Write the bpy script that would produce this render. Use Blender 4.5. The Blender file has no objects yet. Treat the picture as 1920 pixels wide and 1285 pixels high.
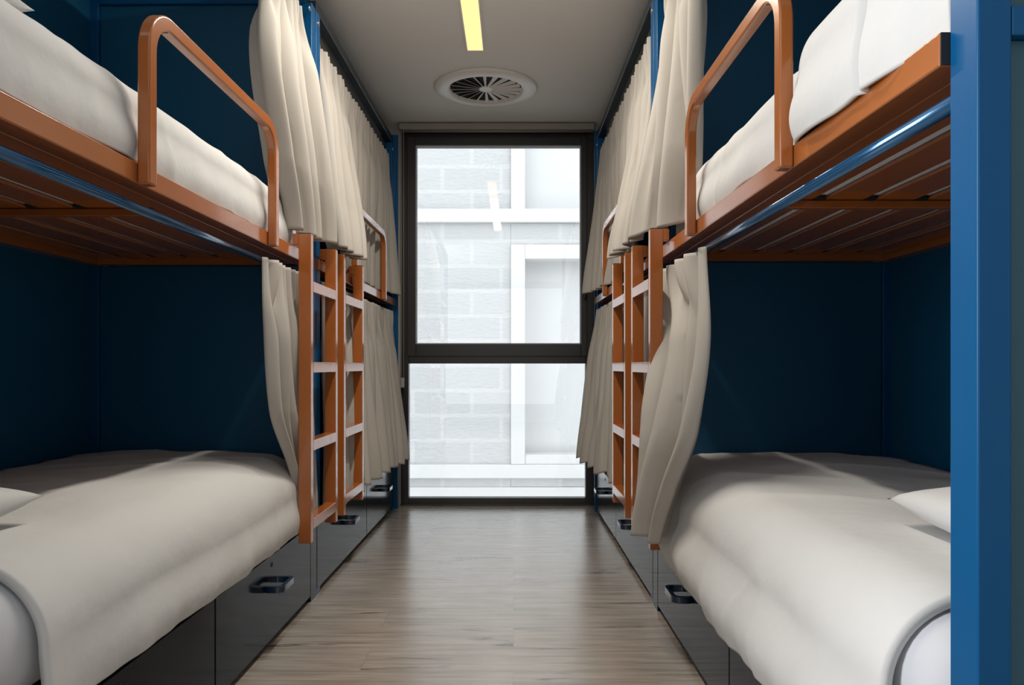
import bpy, bmesh, math, random
from mathutils import Vector, Matrix, noise

scene = bpy.context.scene
COL = scene.collection
PI = math.pi

# ------------------------------------------------------------------ camera
F_PX = 1425.0
CAM_H = 0.918
cam_data = bpy.data.cameras.new('camera')
cam_data.sensor_width = 36.0
cam_data.lens = F_PX / 1920 * 36.0
cam_data.shift_x = -3 / 1920
cam_data.shift_y = 43.5 / 1920
cam_data.clip_start = 0.02
cam = bpy.data.objects.new('camera', cam_data)
COL.objects.link(cam)
cam.location = (0, 0, CAM_H)
cam.rotation_euler = (PI / 2, 0, 0)
scene.camera = cam

# ------------------------------------------------------------------ world, lights, exposure
scene.view_settings.view_transform = 'Standard'
scene.view_settings.look = 'None'
scene.view_settings.exposure = 0.2
scene.view_settings.gamma = 1.0
scene.view_settings.use_curve_mapping = False

world = bpy.data.worlds.new('overcast_sky')
scene.world = world
world.use_nodes = True
wb = world.node_tree.nodes['Background']
wb.inputs['Color'].default_value = (0.93, 0.97, 1.0, 1)
wb.inputs['Strength'].default_value = 2.8

def area(name, loc, rot, sx, sy, power, color):
    l = bpy.data.lights.new(name, 'AREA')
    l.shape = 'RECTANGLE'; l.size = sx; l.size_y = sy
    l.energy = power; l.color = color
    o = bpy.data.objects.new(name, l); COL.objects.link(o)
    o.location = loc; o.rotation_euler = rot
    return o

# unseen fill panels added to brighten the bunks and aisle, no opening behind them
area('left_fill_light', (-1.74, 0.55, 1.45), (0, math.radians(-90), 0), 1.3, 0.8, 48, (0.97, 0.98, 1.0))  # added fill from the left, for the right bunks and post
area('rear_fill_light', (-0.10, -2.22, 1.35), (math.radians(90), 0, 0), 3.0, 2.1, 12, (0.98, 0.98, 1.0))  # added weak fill for the faces turned to the camera


# ------------------------------------------------------------------ materials
def srgb(r, g, b):
    f = lambda c: (c / 255 / 12.92) if c / 255 <= 0.04045 else ((c / 255 + 0.055) / 1.055) ** 2.4
    return (f(r), f(g), f(b), 1)

def mat(name, color, rough=0.5, metal=0.0, coat=0.0, spec=0.5):
    m = bpy.data.materials.new(name); m.use_nodes = True
    b = m.node_tree.nodes['Principled BSDF']
    b.inputs['Base Color'].default_value = color if len(color) == 4 else (*color, 1)
    b.inputs['Roughness'].default_value = rough
    b.inputs['Metallic'].default_value = metal
    b.inputs['Coat Weight'].default_value = coat
    b.inputs['Coat Roughness'].default_value = 0.08
    b.inputs['Specular IOR Level'].default_value = spec
    return m

def nodes_of(m):
    return m.node_tree.nodes, m.node_tree.links, m.node_tree.nodes['Principled BSDF']

def add_noise(m, scale=(1, 1, 1), nscale=10, detail=4, amount=0.1, bump=0.0, dist=0.01, rough_amt=0.0):
    """slight procedural variation of the base colour and a bump from the same noise"""
    N, L, b = nodes_of(m)
    tc = N.new('ShaderNodeTexCoord'); mp = N.new('ShaderNodeMapping')
    mp.inputs['Scale'].default_value = scale
    nz = N.new('ShaderNodeTexNoise'); nz.inputs['Scale'].default_value = nscale
    nz.inputs['Detail'].default_value = detail
    L.new(tc.outputs['Object'], mp.inputs['Vector']); L.new(mp.outputs['Vector'], nz.inputs['Vector'])
    base = tuple(b.inputs['Base Color'].default_value)
    mx = N.new('ShaderNodeMix'); mx.data_type = 'RGBA'
    mx.inputs['A'].default_value = tuple(c * (1 - amount) for c in base[:3]) + (1,)
    mx.inputs['B'].default_value = tuple(min(1, c * (1 + amount)) for c in base[:3]) + (1,)
    L.new(nz.outputs['Fac'], mx.inputs['Factor']); L.new(mx.outputs['Result'], b.inputs['Base Color'])
    if bump:
        bp = N.new('ShaderNodeBump'); bp.inputs['Strength'].default_value = bump
        bp.inputs['Distance'].default_value = dist
        L.new(nz.outputs['Fac'], bp.inputs['Height']); L.new(bp.outputs['Normal'], b.inputs['Normal'])
    return m

M = {}
M['orange'] = add_noise(mat('orange_enamel', (0.40, 0.120, 0.026), 0.22, coat=0.5), nscale=6, amount=0.05)
M['blue'] = add_noise(mat('blue_enamel', (0.001, 0.085, 0.235), 0.34, coat=0.05, spec=0.3), nscale=5, amount=0.06)
M['panel'] = add_noise(mat('blue_panel', (0.003, 0.095, 0.205), 0.5), nscale=220, detail=2, amount=0.10, bump=0.08, dist=0.001)
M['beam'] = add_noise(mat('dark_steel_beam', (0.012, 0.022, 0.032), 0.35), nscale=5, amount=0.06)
M['doorpanel'] = add_noise(mat('greyblue_panel', (0.035, 0.115, 0.17), 0.45), nscale=200, amount=0.06)
M['drawer'] = add_noise(mat('navy_gloss_lacquer', (0.010, 0.018, 0.028), 0.11, coat=0.0, spec=0.22), (1, 1, 8), nscale=3, amount=0.15)
M['drawer'].node_tree.nodes['Principled BSDF'].inputs['IOR'].default_value = 1.32
M['navyplastic'] = mat('navy_handle', (0.004, 0.018, 0.05), 0.18, coat=0.5)
M['darkgap'] = mat('dark_base', (0.012, 0.013, 0.015), 0.6)
M['track'] = mat('dark_grey_track', (0.045, 0.043, 0.040), 0.5)
M['steel'] = mat('steel', (0.55, 0.55, 0.55), 0.3, metal=1.0)
M['duvet'] = add_noise(mat('white_cotton', (0.66, 0.66, 0.65), 0.85, spec=0.2), (1, 1, 1), nscale=6, detail=4, amount=0.02, bump=0.45, dist=0.018)
M['sheet'] = add_noise(mat('white_sheet', (0.60, 0.615, 0.65), 0.85, spec=0.2), (1, 1, 1), nscale=6, detail=4, amount=0.02, bump=0.2, dist=0.01)
M['mattress_bottom'] = M['sheet']
M['ceiling'] = add_noise(mat('ceiling_paint', (0.86, 0.86, 0.83), 0.8), nscale=1.5, amount=0.02)
M['wall'] = add_noise(mat('wall_paint', (0.45, 0.44, 0.42), 0.8), nscale=2, amount=0.02)
M['frame'] = add_noise(mat('anthracite_window_frame', (0.028, 0.027, 0.025), 0.35), nscale=30, amount=0.1)
M['blind'] = mat('beige_blind', (0.40, 0.37, 0.33), 0.7)
M['whitemetal'] = add_noise(mat('white_diffuser_metal', (0.92, 0.92, 0.91), 0.4), nscale=4, amount=0.02)
M['duct_shade'] = mat('painted_duct_shade', (0.02, 0.02, 0.02), 0.9)  # near-black colour painted for the shade behind the vent blades

def curtain_mat(name, color):
    m = mat(name, color, 0.9, spec=0.1)
    N, L, b = nodes_of(m)
    tc = N.new('ShaderNodeTexCoord'); nz = N.new('ShaderNodeTexNoise')
    nz.inputs['Scale'].default_value = 400
    L.new(tc.outputs['Object'], nz.inputs['Vector'])
    bp = N.new('ShaderNodeBump'); bp.inputs['Strength'].default_value = 0.1; bp.inputs['Distance'].default_value = 0.001
    L.new(nz.outputs['Fac'], bp.inputs['Height']); L.new(bp.outputs['Normal'], b.inputs['Normal'])
    tr = N.new('ShaderNodeBsdfTranslucent'); tr.inputs['Color'].default_value = (*color[:3], 1)
    mx = N.new('ShaderNodeMixShader'); mx.inputs[0].default_value = 0.22
    out = N['Material Output']
    L.new(b.outputs[0], mx.inputs[1]); L.new(tr.outputs[0], mx.inputs[2]); L.new(mx.outputs[0], out.inputs['Surface'])
    return m
M['curtain'] = curtain_mat('beige_curtain_fabric', (0.60, 0.565, 0.515, 1))

def glass_mat():
    m = bpy.data.materials.new('window_glass'); m.use_nodes = True
    N, L = m.node_tree.nodes, m.node_tree.links
    N.remove(N['Principled BSDF'])
    t = N.new('ShaderNodeBsdfTransparent'); g = N.new('ShaderNodeBsdfGlossy')
    t.inputs['Color'].default_value = (0.97, 0.98, 0.98, 1)
    g.inputs['Roughness'].default_value = 0.0
    fr = N.new('ShaderNodeFresnel'); fr.inputs['IOR'].default_value = 1.55
    ml = N.new('ShaderNodeMath'); ml.operation = 'MULTIPLY'; ml.inputs[1].default_value = 1.9
    mx = N.new('ShaderNodeMixShader')
    L.new(fr.outputs[0], ml.inputs[0]); L.new(ml.outputs[0], mx.inputs[0])
    L.new(t.outputs[0], mx.inputs[1]); L.new(g.outputs[0], mx.inputs[2])
    L.new(mx.outputs[0], N['Material Output'].inputs['Surface'])
    return m
M['glass'] = glass_mat()

def emis(name, color, strength):
    m = bpy.data.materials.new(name); m.use_nodes = True
    N, L = m.node_tree.nodes, m.node_tree.links
    N.remove(N['Principled BSDF'])
    e = N.new('ShaderNodeEmission'); e.inputs['Color'].default_value = (*color, 1); e.inputs['Strength'].default_value = strength
    L.new(e.outputs[0], N['Material Output'].inputs['Surface'])
    return m
M['lamp'] = emis('warm_lamp_diffuser', (1.0, 0.56, 0.22), 1.7)

def floor_mat():
    m = mat('oak_laminate', (0.3, 0.26, 0.22, 1), 0.26, coat=0.9)
    m.node_tree.nodes['Principled BSDF'].inputs['Coat Roughness'].default_value = 0.24
    N, L, b = nodes_of(m)
    tc = N.new('ShaderNodeTexCoord')
    def mapping(s, rot=(0, 0, 0)):
        mp = N.new('ShaderNodeMapping'); mp.inputs['Scale'].default_value = s; mp.inputs['Rotation'].default_value = rot
        L.new(tc.outputs['Object'], mp.inputs['Vector']); return mp
    br = N.new('ShaderNodeTexBrick')
    br.inputs['Scale'].default_value = 1.0
    br.inputs['Brick Width'].default_value = 1.25; br.inputs['Row Height'].default_value = 0.19
    br.inputs['Mortar Size'].default_value = 0.0012; br.inputs['Mortar Smooth'].default_value = 0.2
    br.inputs['Color1'].default_value = (0.0, 0.0, 0.0, 1); br.inputs['Color2'].default_value = (1, 1, 1, 1)
    br.inputs['Mortar'].default_value = (0.5, 0.5, 0.5, 1)
    br.offset = 0.37
    L.new(mapping((1, 1, 1)).outputs[0], br.inputs['Vector'])
    # per-plank shift of the grain
    sh = N.new('ShaderNodeVectorMath'); sh.operation = 'MULTIPLY_ADD'
    sh.inputs[1].default_value = (3.1, 1.7, 0); L.new(br.outputs['Color'], sh.inputs[0]); L.new(tc.outputs['Object'], sh.inputs[2])
    def grain(scale, ns, det, rough=0.6):
        mp = N.new('ShaderNodeMapping'); mp.inputs['Scale'].default_value = scale
        L.new(sh.outputs[0], mp.inputs['Vector'])
        nz = N.new('ShaderNodeTexNoise'); nz.inputs['Scale'].default_value = ns; nz.inputs['Detail'].default_value = det
        nz.inputs['Roughness'].default_value = rough; nz.inputs['Distortion'].default_value = 0.3
        L.new(mp.outputs[0], nz.inputs['Vector']); return nz
    g1 = grain((1.2, 16, 1), 2.2, 6); g2 = grain((2.0, 55, 1), 2.0, 5); g3 = grain((1.5, 9, 1), 1.7, 4, 0.55)
    r1 = N.new('ShaderNodeValToRGB')
    r1.color_ramp.elements[0].position = 0.28; r1.color_ramp.elements[0].color = (0.27, 0.225, 0.185, 1)
    r1.color_ramp.elements[1].position = 0.72; r1.color_ramp.elements[1].color = (0.52, 0.46, 0.40, 1)
    L.new(g1.outputs['Fac'], r1.inputs[0])
    r2 = N.new('ShaderNodeValToRGB')
    r2.color_ramp.elements[0].position = 0.35; r2.color_ramp.elements[0].color = (0.80, 0.80, 0.80, 1)
    r2.color_ramp.elements[1].position = 0.62; r2.color_ramp.elements[1].color = (1.06, 1.06, 1.06, 1)
    L.new(g2.outputs['Fac'], r2.inputs[0])
    m1 = N.new('ShaderNodeMix'); m1.data_type = 'RGBA'; m1.blend_type = 'MULTIPLY'; m1.inputs['Factor'].default_value = 1
    L.new(r1.outputs[0], m1.inputs['A']); L.new(r2.outputs[0], m1.inputs['B'])
    # dark cracks and knots
    r3 = N.new('ShaderNodeValToRGB')
    r3.color_ramp.elements[0].position = 0.30; r3.color_ramp.elements[0].color = (0.36, 0.32, 0.29, 1)
    r3.color_ramp.elements[1].position = 0.39; r3.color_ramp.elements[1].color = (1, 1, 1, 1)
    L.new(g3.outputs['Fac'], r3.inputs[0])
    m2 = N.new('ShaderNodeMix'); m2.data_type = 'RGBA'; m2.blend_type = 'MULTIPLY'; m2.inputs['Factor'].default_value = 1
    L.new(m1.outputs['Result'], m2.inputs['A']); L.new(r3.outputs[0], m2.inputs['B'])
    r4 = N.new('ShaderNodeValToRGB')
    r4.color_ramp.elements[0].color = (1, 1, 1, 1); r4.color_ramp.elements[1].color = (0.78, 0.76, 0.74, 1)
    L.new(br.outputs['Fac'], r4.inputs[0])
    m3 = N.new('ShaderNodeMix'); m3.data_type = 'RGBA'; m3.blend_type = 'MULTIPLY'; m3.inputs['Factor'].default_value = 1
    L.new(m2.outputs['Result'], m3.inputs['A']); L.new(r4.outputs[0], m3.inputs['B'])
    L.new(m3.outputs['Result'], b.inputs['Base Color'])
    bp = N.new('ShaderNodeBump'); bp.inputs['Strength'].default_value = 0.15; bp.inputs['Distance'].default_value = 0.002
    L.new(g2.outputs['Fac'], bp.inputs['Height']); L.new(bp.outputs['Normal'], b.inputs['Normal'])
    return m
M['floor'] = floor_mat()

def block_mat():
    m = mat('painted_stone_blocks', (0.6, 0.6, 0.6, 1), 0.9)
    N, L, b = nodes_of(m)
    tc = N.new('ShaderNodeTexCoord'); mp = N.new('ShaderNodeMapping')
    mp.inputs['Rotation'].default_value = (PI / 2, 0, 0)
    mp.inputs['Location'].default_value = (0.13, 0.06, 0)
    L.new(tc.outputs['Object'], mp.inputs['Vector'])
    br = N.new('ShaderNodeTexBrick')
    br.inputs['Scale'].default_value = 1.0
    br.inputs['Brick Width'].default_value = 0.62; br.inputs['Row Height'].default_value = 0.262
    br.inputs['Mortar Size'].default_value = 0.022; br.inputs['Mortar Smooth'].default_value = 0.25
    br.inputs['Color1'].default_value = (0.43, 0.435, 0.442, 1); br.inputs['Color2'].default_value = (0.45, 0.455, 0.46, 1)
    br.inputs['Mortar'].default_value = (0.49, 0.49, 0.495, 1)
    L.new(mp.outputs[0], br.inputs['Vector'])
    nz = N.new('ShaderNodeTexNoise'); nz.inputs['Scale'].default_value = 14; nz.inputs['Detail'].default_value = 6
    mp2 = N.new('ShaderNodeMapping'); mp2.inputs['Scale'].default_value = (1, 1, 2.5)
    L.new(tc.outputs['Object'], mp2.inputs['Vector']); L.new(mp2.outputs[0], nz.inputs['Vector'])
    mx = N.new('ShaderNodeMix'); mx.data_type = 'RGBA'; mx.blend_type = 'MULTIPLY'; mx.inputs['Factor'].default_value = 0.12
    L.new(br.outputs['Color'], mx.inputs['A']); L.new(nz.outputs['Fac'], mx.inputs['B'])
    L.new(mx.outputs['Result'], b.inputs['Base Color'])
    bp = N.new('ShaderNodeBump'); bp.inputs['Strength'].default_value = 0.6; bp.inputs['Distance'].default_value = 0.02
    L.new(nz.outputs['Fac'], bp.inputs['Height']); L.new(bp.outputs['Normal'], b.inputs['Normal'])
    return m
M['blocks'] = block_mat()
M['plaster'] = add_noise(mat('white_plaster', (0.53, 0.53, 0.53), 0.9), nscale=5, amount=0.02)
M['plaster_grey'] = add_noise(mat('pale_grey_plaster', (0.50, 0.503, 0.507), 0.9), nscale=5, amount=0.02)


# ------------------------------------------------------------------ mesh helpers
def link(name, bm, material, parent=None, smooth=False, bevel=0.0, seg=2):
    me = bpy.data.meshes.new(name)
    bmesh.ops.recalc_face_normals(bm, faces=bm.faces)
    bm.to_mesh(me); bm.free()
    me.materials.append(material)
    if smooth:
        me.polygons.foreach_set('use_smooth', [True] * len(me.polygons))
    o = bpy.data.objects.new(name, me); COL.objects.link(o)
    if parent is not None:
        o.parent = parent
    if bevel:
        md = o.modifiers.new('bevel', 'BEVEL'); md.width = bevel; md.segments = seg
        md.limit_method = 'ANGLE'; md.angle_limit = math.radians(35)
        me.polygons.foreach_set('use_smooth', [True] * len(me.polygons))
        try:
            md.harden_normals = True
        except Exception:
            pass
    return o

def add_box(bm, x0, x1, y0, y1, z0, z1):
    if x0 > x1: x0, x1 = x1, x0
    if y0 > y1: y0, y1 = y1, y0
    if z0 > z1: z0, z1 = z1, z0
    v = [bm.verts.new(p) for p in ((x0, y0, z0), (x1, y0, z0), (x1, y1, z0), (x0, y1, z0),
                                   (x0, y0, z1), (x1, y0, z1), (x1, y1, z1), (x0, y1, z1))]
    for f in ((0, 3, 2, 1), (4, 5, 6, 7), (0, 1, 5, 4), (1, 2, 6, 5), (2, 3, 7, 6), (3, 0, 4, 7)):
        bm.faces.new([v[i] for i in f])

def boxes(name, bl, material, parent=None, bevel=0.002, seg=2):
    bm = bmesh.new()
    for b in bl: add_box(bm, *b)
    return link(name, bm, material, parent, bevel=bevel, seg=seg)

def cyl(name, p0, p1, r, material, parent=None, n=20):
    bm = bmesh.new()
    p0, p1 = Vector(p0), Vector(p1); d = (p1 - p0).normalized()
    a = d.orthogonal().normalized(); b = d.cross(a)
    rings = []
    for p in (p0, p1):
        rings.append([bm.verts.new(p + r * (math.cos(2 * PI * i / n) * a + math.sin(2 * PI * i / n) * b)) for i in range(n)])
    for i in range(n):
        bm.faces.new((rings[0][i], rings[0][(i + 1) % n], rings[1][(i + 1) % n], rings[1][i]))
    bm.faces.new(rings[0]); bm.faces.new(rings[1][::-1])
    o = link(name, bm, material, parent)
    for p in o.data.polygons:
        p.use_smooth = len(p.vertices) == 4
    return o

def empty(name, loc=(0, 0, 0), rotz=0.0):
    o = bpy.data.objects.new(name, None); COL.objects.link(o)
    o.location = loc; o.rotation_euler = (0, 0, rotz); o.empty_display_size = 0.1
    return o

def tag(o, label, cat, group=None):
    o['label'] = label; o['category'] = cat
    if group: o['group'] = group
    return o

def struct(o, label=None, cat=None):
    o['kind'] = 'structure'
    if label: o['label'] = label
    if cat: o['category'] = cat
    return o

def ring_strip(path_outer, path_inner, lo, hi, axes, closed=False):
    """band between two 2-D paths, extruded between lo and hi; axes maps (a, b, c) to xyz"""
    bm = bmesh.new()
    n = len(path_outer)
    V = []
    for (a, b), (c, d) in zip(path_outer, path_inner):
        V.append([bm.verts.new(axes(a, b, lo)), bm.verts.new(axes(a, b, hi)),
                  bm.verts.new(axes(c, d, hi)), bm.verts.new(axes(c, d, lo))])
    rng = range(n) if closed else range(n - 1)
    for i in rng:
        A, B = V[i], V[(i + 1) % n]
        for k in range(4):
            bm.faces.new((A[k], A[(k + 1) % 4], B[(k + 1) % 4], B[k]))
    if not closed:
        bm.faces.new(V[0]); bm.faces.new(V[-1][::-1])
    return bm

def arch_path(v0, v1, zb, zt, r, n=10):
    """legs at v0 and v1, flat top at zt, corner radius r"""
    P = [(v0, zb)]
    for i in range(n + 1):
        a = PI - (PI / 2) * i / n
        P.append((v0 + r + r * math.cos(a), zt - r + r * math.sin(a)))
    for i in range(n + 1):
        a = PI / 2 - (PI / 2) * i / n
        P.append((v1 - r + r * math.cos(a), zt - r + r * math.sin(a)))
    P.append((v1, zb))
    return P

def round_rect(x0, x1, y0, y1, r, n=6):
    P = []
    for cx, cy, a0 in ((x1 - r, y1 - r, 0), (x0 + r, y1 - r, PI / 2), (x0 + r, y0 + r, PI), (x1 - r, y0 + r, 1.5 * PI)):
        for i in range(n + 1):
            a = a0 + (PI / 2) * i / n
            P.append((cx + r * math.cos(a), cy + r * math.sin(a)))
    return P


# ------------------------------------------------------------------ room shell
XL, XR, YB, YW, ZC = -1.78, 1.60, -2.30, 5.0, 2.5
struct(boxes('floor', [(XL - .1, XR + .1, YB, YW + .02, -0.1, 0)], M['floor'], bevel=0))
struct(boxes('ceiling', [(XL - .1, XR + .1, YB, YW, ZC, ZC + 0.12)], M['ceiling'], bevel=0))
struct(boxes('wall_left', [(XL - .1, XL, YB, YW, 0, ZC)], M['wall'], bevel=0))
struct(boxes('wall_right', [(XR, XR + .1, YB, YW, 0, ZC)], M['wall'], bevel=0))
struct(boxes('wall_rear', [(XL - .1, XR + .1, YB - .1, YB, 0, ZC)], M['wall'], bevel=0))
WX0, WX1 = -0.742, 0.532
struct(boxes('wall_window', [(XL - .1, WX0, YW, YW + .18, -.1, ZC + .12), (WX1, XR + .1, YW, YW + .18, -.1, ZC + .12),
                             (WX0, WX1, YW, YW + .18, 2.462, ZC + .12), (WX0, WX1, YW + .02, YW + .18, -.1, 0.0)], M['wall'], bevel=0))

# window
w = empty('window_1', ((WX0 + WX1) / 2, YW + .05, 0)); struct(w)
def wb_(name, bl, m, bevel=.003, parent=None):
    cx, cy = (WX0 + WX1) / 2, YW + .05
    return boxes(name, [(a - cx, b - cx, c - cy, d - cy, e, f) for a, b, c, d, e, f in bl], m, parent or w, bevel)
G1 = (-0.642, 0.442, 1.062, 2.362); G2 = (-0.691, 0.474, 0.047, 0.932)
y0 = YW
wb_('window_frame', [(WX0, -0.692, y0, y0 + .07, 0, 2.462), (0.474, WX1, y0, y0 + .07, 0, 2.462),
                     (-0.692, 0.474, y0, y0 + .07, 2.415, 2.462), (-0.692, 0.474, y0, y0 + .07, 0, 0.047),
                     (-0.692, 0.474, y0, y0 + .07, 0.932, 0.985)], M['frame'])
wb_('window_sash', [(-0.700, G1[0], y0 - .012, y0 + .055, .98, 2.42), (G1[1], 0.482, y0 - .012, y0 + .055, .98, 2.42),
                    (G1[0], G1[1], y0 - .012, y0 + .055, G1[3], 2.42), (G1[0], G1[1], y0 - .012, y0 + .055, .98, G1[2])], M['frame'])
wb_('window_gasket', [(G1[0] - .002, G1[0] + .005, y0 - .014, y0 + .04, G1[2], G1[3]), (G1[1] - .005, G1[1] + .002, y0 - .014, y0 + .04, G1[2], G1[3]),
                      (G1[0], G1[1], y0 - .014, y0 + .04, G1[3] - .004, G1[3] + .003), (G1[0], G1[1], y0 - .014, y0 + .04, G1[2] - .003, G1[2] + .004)],
    mat('grey_gasket', (0.35, 0.35, 0.36), 0.5), .001)
# panes (the upper sash stands very slightly tilted outwards at its top)
def pane(g, tilt, yaw=0.0):
    bm = bmesh.new()
    hw, hh = (g[1] - g[0]) / 2 + .004, (g[3] - g[2]) / 2 + .004
    add_box(bm, -hw, hw, -0.0006, 0.0006, -hh, hh)
    o = link('pane', bm, M['glass'], w)
    o.location = ((g[0] + g[1]) / 2 - (WX0 + WX1) / 2, -0.018, (g[2] + g[3]) / 2)
    o.rotation_euler = (-tilt, 0, yaw)
    return o
pane(G1, 0.016, -0.003)
pane(G2, 0.0)
# handle on the right side of the upper sash
wb_('window_handle', [(0.452, 0.474, y0 - .022, y0 - .012, 1.43, 1.52), (0.456, 0.470, y0 - .050, y0 - .022, 1.465, 1.485),
                      (0.456, 0.470, y0 - .056, y0 - .042, 1.36, 1.49)], M['darkgap'], .003)
# inner floor strip of the frame
struct(boxes('trim_1', [(WX0, WX1, YW - .02, YW, 0, .012)], M['frame'], bevel=.002))

# roller blind rolled up under the ceiling, with its cord
rb = empty('roller_blind', (-.11, YW - .04, 2.44))
tag(rb, 'beige roller blind rolled up under the ceiling above the tall window', 'blind')
boxes('cassette', [(-.635, .635, -.035, .022, .012, .055)], M['blind'], rb, .008)
cyl('blind_bar', (-.625, -.012, .006), (.625, -.012, .006), .009, mat('bar_grey', (0.25, 0.24, 0.22), .5), rb)
cyl('blind_cord', (-.617, -.03, .02), (-.617, -.03, -1.60), .0022, M['blind'], rb, 8)
cyl('blind_cord', (-.604, -.03, .02), (-.604, -.03, -1.60), .0022, M['blind'], rb, 8)
boxes('cord_weight', [(-.624, -.598, -.037, -.023, -1.665, -1.60)], M['blind'], rb, .004)

# ------------------------------------------------------------------ building across the alley
FY = 8.0
bd = empty('neighbouring_building', (0, FY, -1.5))
tag(bd, 'white building of painted stone blocks seen through the window', 'building')
def fb(name, bl, m, bevel=.006):
    return boxes(name, [(a, b, c - FY, d - FY, e + 1.5, f + 1.5) for a, b, c, d, e, f in bl], m, bd, bevel)
fb('block_wall', [(-3.5, -0.03, FY, FY + .3, -1.5, 3.9)], M['blocks'])
fb('upper_recess_wall', [(0.11, 3.5, FY + .10, FY + .3, 2.55, 3.9)], M['plaster_grey'])
fb('middle_block_wall', [(-0.03, 3.5, FY, FY + .3, 2.19, 2.42)], M['blocks'])
fb('lower_recess_wall', [(0.11, 3.5, FY + .22, FY + .3, -1.5, 2.05)], M['plaster_grey'])
fb('pier', [(-0.03, 0.12, FY - .03, FY + .3, 2.55, 3.9)], M['plaster'])
fb('string_course', [(-3.5, 3.5, FY - .06, FY + .3, 2.42, 2.56)], M['plaster'])
fb('window_surround', [(-0.03, 0.12, FY - .03, FY + .3, -.12, 2.19), (0.12, 3.5, FY - .03, FY + .3, 2.04, 2.19)], M['plaster'])
fb('lower_ledge', [(-3.5, 3.5, FY - .06, FY + .3, -.26, -.12), (0.12, 3.5, FY - .02, FY + .3, -.12, -.02)], M['plaster'])
fb('lower_block_band', [(-0.03, 3.5, FY, FY + .3, -.36, -.26)], M['blocks'])
fb('lower_plaster_wall', [(-3.5, 3.5, FY - .02, FY + .3, -1.5, -.36)], M['plaster'])
struct(boxes('trim_2', [(-4, 4, YW + .19, FY + .3, -1.6, -1.5)], M['plaster_grey'], bevel=0))

# ------------------------------------------------------------------ ceiling lamp and air diffuser
def ceiling_light(loc, label):
    t = empty('ceiling_light', loc); tag(t, label, 'ceiling light')
    boxes('lamp_diffuser', [(-.038, .038, -.99, .99, -.012, -.001)], M['lamp'], t, 0)
    boxes('lamp_frame', [(-.043, -.038, -.995, .995, -.014, 0), (.038, .043, -.995, .995, -.014, 0),
                         (-.038, .038, -.995, -.99, -.014, 0), (-.038, .038, .99, .995, -.014, 0)], M['whitemetal'], t, 0)
    # light of the tube along the nearer part of the diffuser
    area('lamp_light', (loc[0], loc[1] - .25, loc[2] - .0135), (0, 0, 0), .074, 1.36, 26, (1.0, 0.935, 0.83))
    return t
cl = ceiling_light((-.190, 2.79, ZC), 'long narrow warm strip lamp set in the grey ceiling')

dv = empty('air_diffuser', (-.158, 4.326, ZC))
tag(dv, 'round white swirl air vent with radial blades in the ceiling', 'air vent')
def lathe(name, prof, m, parent, n=64):
    bm = bmesh.new(); R = []
    for r, z in prof:
        R.append([bm.verts.new((r * math.cos(2 * PI * i / n), r * math.sin(2 * PI * i / n), z)) for i in range(n)])
    for a, b in zip(R, R[1:]):
        for i in range(n):
            bm.faces.new((a[i], a[(i + 1) % n], b[(i + 1) % n], b[i]))
    o = link(name, bm, m, parent, smooth=True)
    return o
lathe('vent_ring', [(.205, .0), (.293, 0), (.294, -.006), (.286, -.012), (.235, -.020), (.218, -.019), (.208, -.010), (.205, -.002), (.200, .0)], M['whitemetal'], dv)
hub_bm = bmesh.new()
bmesh.ops.create_cone(hub_bm, cap_ends=True, segments=32, radius1=.040, radius2=.040, depth=.008, matrix=Matrix.Translation((0, 0, -.006)))
link('vent_hub', hub_bm, M['whitemetal'], dv, bevel=.002)
for k in range(20):
    a = 2 * PI * k / 20
    bm = bmesh.new()
    tl = -math.radians(60)
    ca, sa = math.cos(a), math.sin(a)
    rings = []
    for r, wd in ((.036, .016), (.202, .040)):
        pts = []
        for s, t in ((-1, 0), (1, 0), (1, 1), (-1, 1)):
            tang = s * wd / 2 * math.cos(tl)
            z = -.002 - .001 * t * 1.5 - (.5 + s * .5) * 0 + s * wd / 2 * math.sin(tl) * .33 - .006
            pts.append(bm.verts.new((r * ca - tang * sa, r * sa + tang * ca, z)))
        rings.append(pts)
    for i in range(4):
        bm.faces.new((rings[0][i], rings[0][(i + 1) % 4], rings[1][(i + 1) % 4], rings[1][i]))
    bm.faces.new(rings[0][::-1]); bm.faces.new(rings[1])
    link('vent_blade', bm, M['whitemetal'], dv)
vb = bmesh.new()
bmesh.ops.create_circle(vb, cap_ends=True, segments=48, radius=.206, matrix=Matrix.Translation((0, 0, -.0008)))
link('vent_shade_disc', vb, M['duct_shade'], dv)  # flat disc painting the shade between the blades, ceiling is uncut

# ------------------------------------------------------------------ bunk beds
# local frame of a bunk: x = s*u (u grows from the aisle front into the bunk), y = along the aisle
ROWS = {
    'LA': dict(s=-1, loc=(-.809, 1.0, 0), rz=-.0098, L=1.96, W=.85),
    'LB': dict(s=-1, loc=(-.789, 3.04, 0), rz=-.0098, L=1.83, W=.85),
    'RA': dict(s=1, loc=(.558, .914, 0), rz=.0092, L=1.936, W=.87),
    'RB': dict(s=1, loc=(.539, 2.93, 0), rz=.0092, L=1.85, W=.87),
}
GROUP_BUNK = 'orange and blue bunk beds along the aisle'

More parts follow.
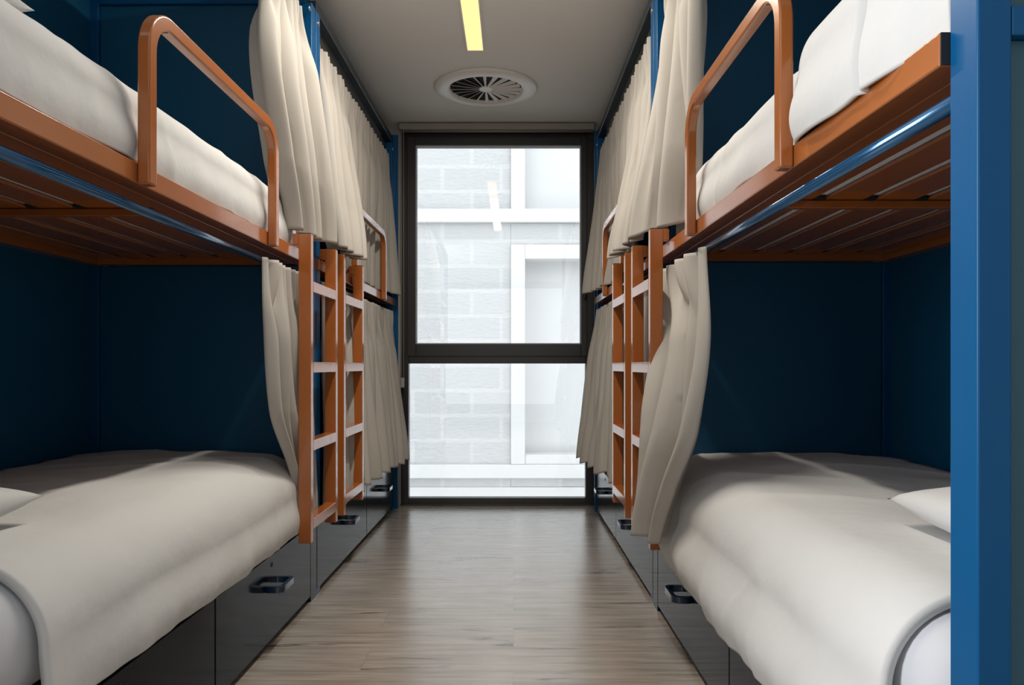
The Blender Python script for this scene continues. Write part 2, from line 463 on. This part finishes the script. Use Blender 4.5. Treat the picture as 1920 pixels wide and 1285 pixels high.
def bunk(key, label, drawers, loop, ladder, far_end, head_panel, foot_panel, detail=True):
    R = ROWS[key]; s, L, W = R['s'], R['L'], R['W']
    t = empty('bunk_bed', R['loc'], R['rz']); tag(t, label, 'bunk bed', GROUP_BUNK)
    Y0 = R['loc'][1]
    def B(name, bl, m, bevel=.003, parent=None, seg=2):
        return boxes(name, [(s * a, s * b, c, d, e, f) for a, b, c, d, e, f in bl], m, parent or t, bevel, seg)
    # posts
    for (u0, u1) in ((0, .042), (W - .042, W)):
        for (v0, v1) in ((0, .058), (L - .045, L) if (far_end or u0 > 0) else (L + .012, L + .068)):
            B('post', [(u0, u1, v0, v1, 0.0, 2.34)], M['blue'], .003)
    # dark closing strips beside the drawers
    if False: B('closing_strip', [(-.002, -.0005, .002, .004, .0, .296)], M['drawer'], .0005)
    if not far_end: B('closing_strip', [(-.003, .010, L - .012, L + .072, .0, .296)], M['drawer'], .0005)
    # top beams
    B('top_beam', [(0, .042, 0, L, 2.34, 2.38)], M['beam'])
    B('top_beam', [(W - .042, W, 0, L, 2.34, 2.38)], M['blue'])
    B('top_beam', [(.042, W - .042, 0, .045, 2.31, 2.38)], M['blue'])
    B('top_beam', [(.042, W - .042, L - .045, L, 2.31, 2.38)], M['blue'])
    B('curtain_track', [(.044, .056, .06, L - .046, 2.215, 2.338)], M['track'], .002)
    # bolts on the posts under the beam
    for v in (.029, L - .022):
        cyl('bolt', (s * -.004, v, 2.30), (s * .004, v, 2.30), .010, M['steel'], t, 12)
    # orange upper bed frame
    zr0, zr1 = 1.302, 1.346
    r0 = .060 if head_panel else 0.0
    B('front_rail', [(-.012, .036, r0, L, zr0, zr1), (.036, .080, r0, L, zr0, zr0 + .006)], M['orange'], .004)
    if head_panel: B('rail_end_cap', [(-.011, .035, .058, .060, zr0 + .001, zr1 - .001)], M['darkgap'], .0005)
    B('back_rail', [(W - .06, W - .012, .0, L, zr0, zr1)], M['orange'], .003)
    B('end_rail', [(.036, W - .06, L - .085, L - .047, zr0, zr1 + .0)], M['orange'], .003)
    B('end_rail', [(.036, W - .06, .060, .098, zr0, zr1)], M['orange'], .003)
    vc = L * .49
    B('cross_bar', [(.036, W - .06, vc - .012, vc + .012, zr0 + .001, zr0 + .020)], M['orange'], .002)
    ns = 6
    pitch = (W - .12) / ns
    for i in range(ns):
        u0 = .07 + i * pitch + .016; u1 = .07 + (i + 1) * pitch - .016
        B('slat', [(u0, u1, .098, L - .085, zr0 + .021, zr0 + .029)], M['orange'], .002)
        if i < ns - 1:
            B('slat_holder', [(u1 + .002, u1 + .030, vc - .022, vc + .022, zr0 + .0205, zr0 + .031)], M['darkgap'], .002)
    # curtain rod of the lower bunk
    ru, rz = .020, 1.262
    cyl('curtain_rod', (s * ru, .059, rz), (s * ru, L - .045, rz), .0115, M['rod'], t, 18)
    # panels
    if head_panel:
        B('end_panel', [(.042, W - .042, .014, .030, .30, 1.316)], M['doorpanel'], .002)
        B('end_panel', [(.042, W - .042, .014, .030, 1.352, 2.31)], M['doorpanel'], .002)
        B('panel_rail', [(.042, W - .042, .0, .045, 1.316, 1.352)], M['blue'], .002)
        B('panel_rail', [(.042, W - .042, .0, .045, .0, .30)], M['blue'], .002)
    if foot_panel:
        B('end_panel', [(.042, W - .042, L - .030, L - .012, .0, 1.302)], M['panel'], .002)
        B('end_panel', [(.042, W - .042, L - .030, L - .012, 1.346, 2.31)], M['panel'], .003)
    B('side_panel', [(W - .012, W + .004, .045, L - .045, .0, 2.34)], M['panel'], .002)
    if far_end:
        B('closing_panel', [(far_end, W, L + .002, L + .026, 0, 2.40)], M['blue'], .002)
    # lower bed base and drawers
    B('bed_base', [(.012, W - .013, .06, L - .046, .300, .336)], M['darkgap'], .003)
    B('toe_kick', [(.045, .060, .06, L - .046, 0, .300)], M['darkgap'], .001)
    for (a, b) in drawers:
        a -= Y0; b -= Y0
        d = B('drawer', [(-.002, .020, a + .004, b - .004, .022, .296)], M['drawer'], .0015)
        m_ = (a + b) / 2
        po = round_rect(-.058, .012, m_ - .068, m_ + .068, .024)
        pi_ = round_rect(-.044, .010, m_ - .053, m_ + .053, .014)
        # widen inner ring to the same point count
        bm = ring_strip([(p[0], p[1]) for p in po], [(p[0], p[1]) for p in pi_], .192, .212,
                        lambda x, y, z: (s * (x - .0025), y, z), closed=True)
        link('drawer_handle', bm, M['navyplastic'], d, bevel=.004, seg=3)
        cyl('drawer_lock', (s * -.0035, m_, .266), (s * .0, m_, .266), .0075, M['darkgap'], d, 14)
    # guard rail
    a, b = loop[0] - Y0, loop[1] - Y0
    po = arch_path(a, b, 1.300, 1.692, .105); pi_ = arch_path(a + .034, b - .034, 1.300, 1.658, .072)
    bm = ring_strip(po, pi_, -.040, -.0125, lambda v, z, u: (s * u, v, z))
    link('guard_rail', bm, M['orange'], t, bevel=.005, seg=3)
    # ladder
    a, b = ladder[0] - Y0, ladder[1] - Y0     # near edges of the near and far stile
    sw = .032
    ld = B('ladder', [(-.078, -.034, a, a + sw, .290, 1.384), (-.078, -.034, b, b + sw, .290, 1.384),
                      (-.078, -.036, a + sw, b, .334, .372)], M['orange'], .002)
    for v in (a, b):
        B('stile_cap', [(-.077, -.035, v + .001, v + sw - .001, 1.384, 1.387)], M['darkgap'], .001, parent=ld)
        B('ladder_hook', [(-.034, -.0125, v, v + sw, 1.345, 1.384)], M['orange'], .002, parent=ld)
    for zt in (1.219, .931, .652):
        B('ladder_rung', [(-.0785, -.036, a + sw, b, zt - .038, zt)], M['orange'], .002, parent=ld)
    return t

M['rod'] = mat('blue_steel_rod', (0.02, 0.10, 0.22), 0.16, metal=0.35, coat=0.6)

bunk('LA', 'near left bunk bed with orange rails, blue frame and navy drawers', [(1.06, 2.03), (2.03, 2.95)], (1.595, 2.45), (2.68, 3.04), 0, True, True)
bunk('LB', 'far left bunk bed next to the window, orange guard rail, both levels curtained', [(3.04, 4.02), (4.02, 4.865)], (3.61, 4.41), (3.18, 3.55), -.028, False, False)
bunk('RA', 'near right bunk bed with blue end panel cropped by the right image edge', [(.975, 1.927), (1.927, 2.84)], (1.465, 2.25), (2.586, 2.95), 0, True, True)
bunk('RB', 'far right bunk bed next to the window, orange guard rail, both levels curtained', [(2.93, 3.92), (3.92, 4.775)], (3.51, 4.19), (3.13, 3.48), -.012, False, False)

# ------------------------------------------------------------------ soft things
def smoothstep(a, b, x):
    t = max(0, min(1, (x - a) / (b - a))); return t * t * (3 - 2 * t)

def interp_rows(rows, z):
    """rows sorted by falling z: (z, Y0, Y1, [u...], amp)"""
    if z >= rows[0][0]: i = 0; f = 0
    elif z <= rows[-1][0]: i = len(rows) - 2; f = 1
    else:
        for i in range(len(rows) - 1):
            if rows[i + 1][0] <= z <= rows[i][0]: break
        f = (rows[i][0] - z) / (rows[i][0] - rows[i + 1][0])
    # Catmull-Rom through the rows
    g = lambda j: rows[max(0, min(len(rows) - 1, j))]
    def cr(p0, p1, p2, p3):
        return .5 * (2 * p1 + (p2 - p0) * f + (2 * p0 - 5 * p1 + 4 * p2 - p3) * f * f + (3 * p1 - p0 - 3 * p2 + p3) * f ** 3)
    A = [g(i - 1), g(i), g(i + 1), g(i + 2)]
    y0 = cr(*[r[1] for r in A]); y1 = cr(*[r[2] for r in A]); amp = max(0, cr(*[r[4] for r in A]))
    def u(t):
        def at(r):
            L_ = r[3]; k = t * (len(L_) - 1); j = min(int(k), len(L_) - 2); q = k - j; q = q * q * (3 - 2 * q)
            return L_[j] * (1 - q) + L_[j + 1] * q
        return cr(*[at(r) for r in A])
    return y0, y1, u, amp

def fold_wave(rnd, n):
    """irregular pleats: returns a function t -> (displacement, slope) with folds of varied width and depth"""
    wd = [rnd.uniform(.55, 1.6) for _ in range(max(2, int(round(n * 2))))]
    tot = sum(wd); edges = [0]
    for x in wd: edges.append(edges[-1] + x / tot)
    amps = [rnd.uniform(.55, 1.25) * (min(1.2, x) ** .6) for x in wd]
    def f(t):
        t = min(.99999, max(0, t))
        k = 0
        while edges[k + 1] < t: k += 1
        q = (t - edges[k]) / (edges[k + 1] - edges[k])
        sg = 1 if k % 2 else -1
        return sg * amps[k] * math.sin(PI * q) ** .85, sg * amps[k] * math.cos(PI * q)
    return f

def curtain(key, label, rows, folds, seed, group, hem=.012, nt=None, nz=80, low=.55):
    R = ROWS[key]; s = R['s']; Y0 = R['loc'][1]
    rnd = random.Random(seed)
    w1 = fold_wave(rnd, folds * 1.5); w2 = fold_wave(rnd, folds); w3 = fold_wave(rnd, max(1.5, folds * low))
    nt = nt or int(folds * 26)
    ph = [rnd.uniform(0, 6.28) for _ in range(6)]
    bm = bmesh.new(); G = []
    zt, zb = rows[0][0], rows[-1][0]
    for j in range(nz + 1):
        fz = j / nz
        z = zt + (zb - zt) * fz
        y0, y1, uf, amp = interp_rows(rows, z)
        k1 = 1 - smoothstep(.02, .30, fz); k3 = smoothstep(.25, 1.0, fz) * .75; k2 = 1 - k1 - k3 * (1 - k1)
        row = []
        for i in range(nt + 1):
            t = i / nt
            tw = t + .018 * math.sin(fz * 3.1 + ph[0] + t * 5) * math.sin(PI * t)
            a1, a2, a3 = w1(tw), w2(tw), w3(tw)
            d = amp * (.7 * k1 * a1[0] + max(0, k2) * a2[0] + 1.25 * k3 * a3[0])
            slack = .35 * amp * (max(0, k2) * a2[1] + 1.1 * k3 * a3[1]) * math.sin(PI * min(1, max(0, t))) ** .3
            nzv = noise.noise(Vector((t * folds * .7, z * 2.0, seed * 3.7)))
            yy = y0 + (y1 - y0) * t + slack + .005 * nzv
            uu = uf(t) + d + .010 * nzv * fz
            zz = z + fz * hem * (a3[0] * .5 + .6 * noise.noise(Vector((t * 4, seed, 0))))
            row.append(bm.verts.new((s * uu, yy - Y0, zz)))
        G.append(row)
    for j in range(nz):
        for i in range(nt):
            bm.faces.new((G[j][i], G[j][i + 1], G[j + 1][i + 1], G[j + 1][i]))
    o = link('curtain', bm, M['curtain'], None, smooth=True)
    o.location = R['loc']; o.rotation_euler = (0, 0, R['rz'])
    md = o.modifiers.new('thickness', 'SOLIDIFY'); md.thickness = .0025; md.offset = 0
    tag(o, label, 'curtain', group)
    return o
GU, GL = 'curtains of the upper bunks', 'curtains of the lower bunks'
curtain('LA', 'beige curtain bunched beside the guard rail of the near left upper bunk',
        [(2.27, 2.48, 2.90, [.020, .020], 0.0310), (1.95, 2.41, 2.93, [.018, -.005], 0.0466),
         (1.62, 2.55, 2.98, [.012, -.035], 0.0528), (1.40, 2.67, 3.02, [.005, -.045], 0.0466)], 6, 1, GU, .01)
curtain('LB', 'beige curtain gathered above the second ladder, far left upper bunk',
        [(2.245, 3.12, 3.56, [.022, .022], 0.0233), (1.9, 3.10, 3.56, [-.005, .0], 0.0373), (1.6, 3.08, 3.52, [-.045, -.045], 0.0435), (1.40, 3.08, 3.46, [-.075, -.070], 0.0435)], 7, 2, GU, .01)
curtain('LB', 'closed beige curtain behind the far left guard rail, beside the window',
        [(2.245, 3.56, 4.80, [.022, .022], 0.0186), (1.9, 3.55, 4.80, [.010, .018, .010, -.005], 0.0217), (1.6, 3.53, 4.80, [.012, .026, .018, -.03], 0.0248),
         (1.36, 3.50, 4.80, [.020, .025, .020, -.055], 0.0248)], 14, 3, GU, .006)
curtain('RA', 'beige curtain bunched beside the guard rail of the near right upper bunk',
        [(2.27, 2.30, 2.78, [.020, .020], 0.0310), (1.98, 2.25, 2.78, [.018, .000], 0.0435),
         (1.65, 2.30, 2.86, [.030, -.055], 0.0466), (1.40, 2.38, 2.98, [.040, -.085], 0.0404)], 5, 4, GU, .012)
curtain('RB', 'beige curtain gathered above the second ladder, far right upper bunk',
        [(2.245, 3.00, 3.46, [.022, .022], 0.0233), (1.9, 2.98, 3.46, [.0, .0], 0.0310), (1.6, 2.98, 3.44, [-.05, -.06], 0.0373), (1.40, 3.00, 3.42, [-.08, -.095], 0.0373)], 6, 5, GU, .01)
curtain('RB', 'closed beige curtain behind the far right guard rail, beside the window',
        [(2.245, 3.46, 4.72, [.022, .022], 0.0186), (1.9, 3.46, 4.72, [.015, .018, .005, -.01], 0.0217), (1.6, 3.45, 4.70, [.02, .025, .0, -.045], 0.0248),
         (1.36, 3.44, 4.68, [.02, .025, -.02, -.068], 0.0279)], 14, 6, GU, .008)
curtain('LA', 'beige curtain bunched behind the near left ladder, lower bunk',
        [(1.262, 2.40, 2.88, [.0, .0], 0.0279), (1.06, 2.40, 2.91, [-.004, -.004], 0.0342), (.76, 2.46, 2.95, [-.006, -.006], 0.0342),
         (.55, 2.66, 2.98, [-.006, -.006], 0.0310), (.345, 2.77, 3.00, [-.008, -.008], 0.0279)], 5, 7, GL, .01)
curtain('LB', 'beige curtain behind the second left ladder, lower bunk',
        [(1.262, 3.12, 3.72, [.0, .0], 0.0279), (.9, 3.10, 3.70, [-.005, -.005], 0.0342), (.6, 3.10, 3.70, [-.010, -.025], 0.0373), (.33, 3.10, 3.72, [-.008, -.05], 0.0404)], 7, 8, GL, .02)
curtain('LB', 'pleated beige curtain of the far left lower bunk flaring towards the window',
        [(1.262, 3.72, 4.82, [.0, .0], 0.0186), (.95, 3.72, 4.81, [-.008, -.03], 0.0279), (.62, 3.70, 4.79, [-.035, -.07], 0.0342), (.345, 3.66, 4.77, [-.065, -.098], 0.0342)], 10, 9, GL, .02)
curtain('RA', 'beige curtain hanging over the near right ladder foot and white duvet, lower bunk',
        [(1.262, 2.19, 2.80, [.010, .0], 0.0279), (.98, 2.11, 2.66, [.0, -.012], 0.0435), (.72, 2.14, 2.58, [-.03, -.085], 0.0528),
         (.53, 2.27, 2.565, [-.065, -.125], 0.0466), (.365, 2.37, 2.555, [-.085, -.145], 0.0373)], 3.5, 10, GL, .012)
curtain('RB', 'beige curtain behind the second right ladder, lower bunk',
        [(1.262, 2.99, 3.58, [.0, .0], 0.0279), (.9, 2.99, 3.58, [-.005, -.005], 0.0310), (.6, 2.98, 3.58, [-.008, -.015], 0.0310), (.34, 2.98, 3.60, [-.008, -.02], 0.0310)], 7, 11, GL, .02)
curtain('RB', 'pleated beige curtain of the far right lower bunk flaring towards the window',
        [(1.262, 3.60, 4.73, [.0, .0], 0.0186), (.95, 3.60, 4.72, [-.012, -.045], 0.0279), (.62, 3.60, 4.68, [-.03, -.09], 0.0342), (.365, 3.60, 4.64, [-.04, -.125], 0.0342)], 10, 12, GL, .025)

def soft_object(name, bm, m, key, label, cat, group, thick=0.0, sub=0):
    R = ROWS[key]
    o = link(name, bm, m, None, smooth=True)
    o.location = R['loc']; o.rotation_euler = (0, 0, R['rz'])
    if sub:
        md = o.modifiers.new('subsurf', 'SUBSURF'); md.levels = sub; md.render_levels = sub
    if thick:
        md = o.modifiers.new('thickness', 'SOLIDIFY'); md.thickness = thick; md.offset = 1
    tag(o, label, cat, group)
    return o

def mattress(key, z0, z1, u0, label, r=.045):
    R = ROWS[key]; s, L, W = R['s'], R['L'], R['W']; Y0 = R['loc'][1]
    bm = bmesh.new()
    add_box(bm, s * u0, s * (W - .066), .064 if z0 < 1 else .100, L - .090, z0, z1)
    bmesh.ops.bevel(bm, geom=[e for e in bm.edges], offset=r, segments=8, profile=.5, affect='EDGES')
    o = soft_object('mattress', bm, M['sheet'], key, label, 'mattress', 'mattresses in white sheets')
    return o
mattress('LA', .337, .567, .001, 'lower left mattress in a white sheet, bare at its near corner', .100)
mattress('RA', .337, .567, .001, 'lower right mattress in a white sheet, bare at its near corner', .100)
mattress('LA', 1.333, 1.478, .040, 'left upper bunk mattress seen through the slats from below')
mattress('RA', 1.333, 1.478, .040, 'right upper bunk mattress seen through the slats from below')

def duvet(key, label, y0, y1, uf, ub, zt, zh, R_, seed, corner=.0, bulge=.02, wr=1.0, nv=150, cfar=.18, hemf=None, thick=.010, end0=.02, end1=.03, cap0=0.0, cap1=0.0, crease=None):
    Rw = ROWS[key]; s = Rw['s']; Y0 = Rw['loc'][1]
    # profile by arc length, from the back over the top and down the front
    P = []
    n1, n2, n3 = 26, 16, 30
    for i in range(n1): P.append((ub + (uf + R_ - ub) * i / n1, 0, 0))
    for i in range(n2 + 1):
        a = PI / 2 * i / n2
        P.append((uf + R_ - R_ * math.sin(a), -R_ * (1 - math.cos(a)), 0))
    for i in range(1, n3 + 1): P.append((uf, -R_, i / n3))
    bm = bmesh.new(); G = []
    for j in range(nv + 1):
        f = j / nv; y = y0 + (y1 - y0) * f
        row = []
        hem = zh + .010 * noise.noise(Vector((y * 3.0, seed, 0))) + (hemf(f) if hemf else 0)
        dn = smoothstep(0, .05, y - y0); df = smoothstep(0, .10, y1 - y)
        rec = 0
        if corner:
            q = (y - (y1 - cfar)) / cfar
            if q > 0: rec = corner * (1 - math.sqrt(max(0, 1 - q * q)))
        capz = 0
        for cq, cr_ in (((y0 + cap0 - y) / cap0 if cap0 else -1, cap0), ((y - (y1 - cap1)) / cap1 if cap1 else -1, cap1)):
            if cq > 0:
                k_ = 1 - math.sqrt(max(0, 1 - cq * cq)); rec += .75 * cr_ * k_; capz += .95 * cr_ * k_
        if crease: rec += .028 * (1 - smoothstep(0, .16, y - y0)) + .016 * math.exp(-((y - crease) / .008) ** 2)
        zend = -capz - end0 * (1 - dn) - end1 * (1 - df)
        for (u, dz, q) in P:
            uu = u; z = zt + dz + zend
            top = smoothstep(uf + R_ * .3, uf + R_ * 1.6, u)
            if q > 0:
                z0_ = zt - R_ + zend
                z = z0_ + (hem + capz * .0 - z0_) * q
                uu = uf - bulge * (.5 - .5 * math.cos(2 * PI * q * .75)) * (.3 + .7 * smoothstep(0, .45, y - y0))
            front = 1 - smoothstep(uf, uf + .30, u)
            uu += rec * front
            # crown and soft folds
            z += top * (.012 * math.sin(PI * (u - uf) / (ub - uf)))
            zz = z
            big = noise.noise(Vector((y * 2.1, uu * 2.6, zz * 2.0 + seed * 5)))
            med = noise.noise(Vector((y * 5.5 + uu * 3, uu * 6.5 - y * 2, zz * 2.0 + seed * 9)))
            ridge = 1 - abs(noise.noise(Vector((y * 4.0 + uu * 2.0, uu * 1.5, zz * 1.2 + seed * 11)))) * 2
            ridge = max(0, ridge) ** 6
            drop = max(0, -dz / R_) if q == 0 else 1
            fold = math.sin(y * 21 + 3.0 * noise.noise(Vector((y * 1.5, zz * 2, seed)))) * .5 + noise.noise(Vector((y * 13, zz * 1.2, seed * 2)))
            dd = wr * (.009 * big + .004 * med + .006 * ridge)
            side = wr * drop * (.006 * fold * (.3 + .7 * q))
            z += dd * (1 - drop)
            uu -= dd * drop * .8 + side
            row.append(bm.verts.new((s * uu, y - Y0, z)))
        G.append(row)
    for j in range(nv):
        for i in range(len(P) - 1):
            bm.faces.new((G[j][i], G[j][i + 1], G[j + 1][i + 1], G[j + 1][i]))
    o = link('duvet', bm, M['duvet'], None, smooth=True)
    o.location = Rw['loc']; o.rotation_euler = (0, 0, Rw['rz'])
    md = o.modifiers.new('thickness', 'SOLIDIFY'); md.thickness = thick; md.offset = 0
    tag(o, label, 'duvet', 'white duvets')
    return o
GD = 'white duvets'
duvet('LA', 'white duvet draped over the lower left bed to the drawer tops', 1.262, 2.87, -.020, .775, .586, .325, .13, 1, corner=.03, bulge=.016, cfar=.3, end0=.006, thick=.016)
duvet('RA', 'white duvet draped over the lower right bed and hanging past the drawer edge', 1.09, 2.78, -.022, .79, .586, .275, .13, 2, corner=.06, bulge=.034, cfar=.45, end0=.006, thick=.016)
duvet('LA', 'white duvet on the left upper bunk behind the orange guard rail', 1.10, 2.86, .014, .775, 1.540, 1.352, .075, 3, bulge=.012, wr=.7, thick=.008)
duvet('RA', 'white duvet on the right upper bunk, part behind the orange guard rail', 1.46, 2.40, .016, .79, 1.545, 1.352, .075, 4, bulge=.014, wr=.8, thick=.008, cap1=.07, end1=0)
duvet('RA', 'thick folded white duvet bulging over the orange rail of the right upper bunk', .978, 1.485, -.014, .79, 1.566, 1.340, .085, 5, bulge=.020, wr=.9, end0=.0, end1=0, thick=.008, cap1=.075, crease=1.17)

def pillow(key, label, cx, cy, cz, lx, ly, h, rot):
    """cx: distance u into the bunk, cy: world Y"""
    R = ROWS[key]; s = R['s']; Y0 = R['loc'][1]
    bm = bmesh.new(); n = 36
    top, bot = [], []
    for side in (1, -1):
        G = []
        for i in range(n + 1):
            row = []
            for j in range(n + 1):
                a = -1 + 2 * i / n; b = -1 + 2 * j / n
                prof = ((1 - a ** 2) * (1 - b ** 2)); z = side * h / 2 * max(0, prof) ** .42
                pa = a * (1 - .07 * (1 - b * b) ** 1.0 * abs(a) ** 4 + 0.0)
                pb = b * (1 - .07 * (1 - a * a) ** 1.0 * abs(b) ** 4)
                z += side * .006 * noise.noise(Vector((a * 3, b * 3, side * 3 + cy))) * prof ** .3
                row.append(bm.verts.new((pa * lx / 2, pb * ly / 2, z)))
            G.append(row)
        for i in range(n):
            for j in range(n):
                bm.faces.new((G[i][j], G[i + 1][j], G[i + 1][j + 1], G[i][j + 1]))
    bmesh.ops.remove_doubles(bm, verts=bm.verts, dist=.0005)
    o = link('pillow', bm, M['duvet'], None, smooth=True)
    loc = Matrix.Translation(R['loc']) @ Matrix.Rotation(R['rz'], 4, 'Z') @ Vector((s * cx, cy - Y0, cz))
    o.location = loc; o.rotation_euler = (rot[0], rot[1], rot[2] + R['rz'])
    tag(o, label, 'pillow', 'white pillows')
    return o
pillow('LA', 'white pillow corner on the lower left bed', .42, 1.30, .655, .60, .40, .12, (0, 0, .12))
pillow('RA', 'white pillow corner on the lower right bed beside the blue post', .46, 1.27, .655, .60, .40, .12, (0, 0, -.12))
pillow('LA', 'white pillow on the left upper bunk, at the top left corner', .40, 1.24, 1.605, .60, .40, .12, (0, 0, .1))
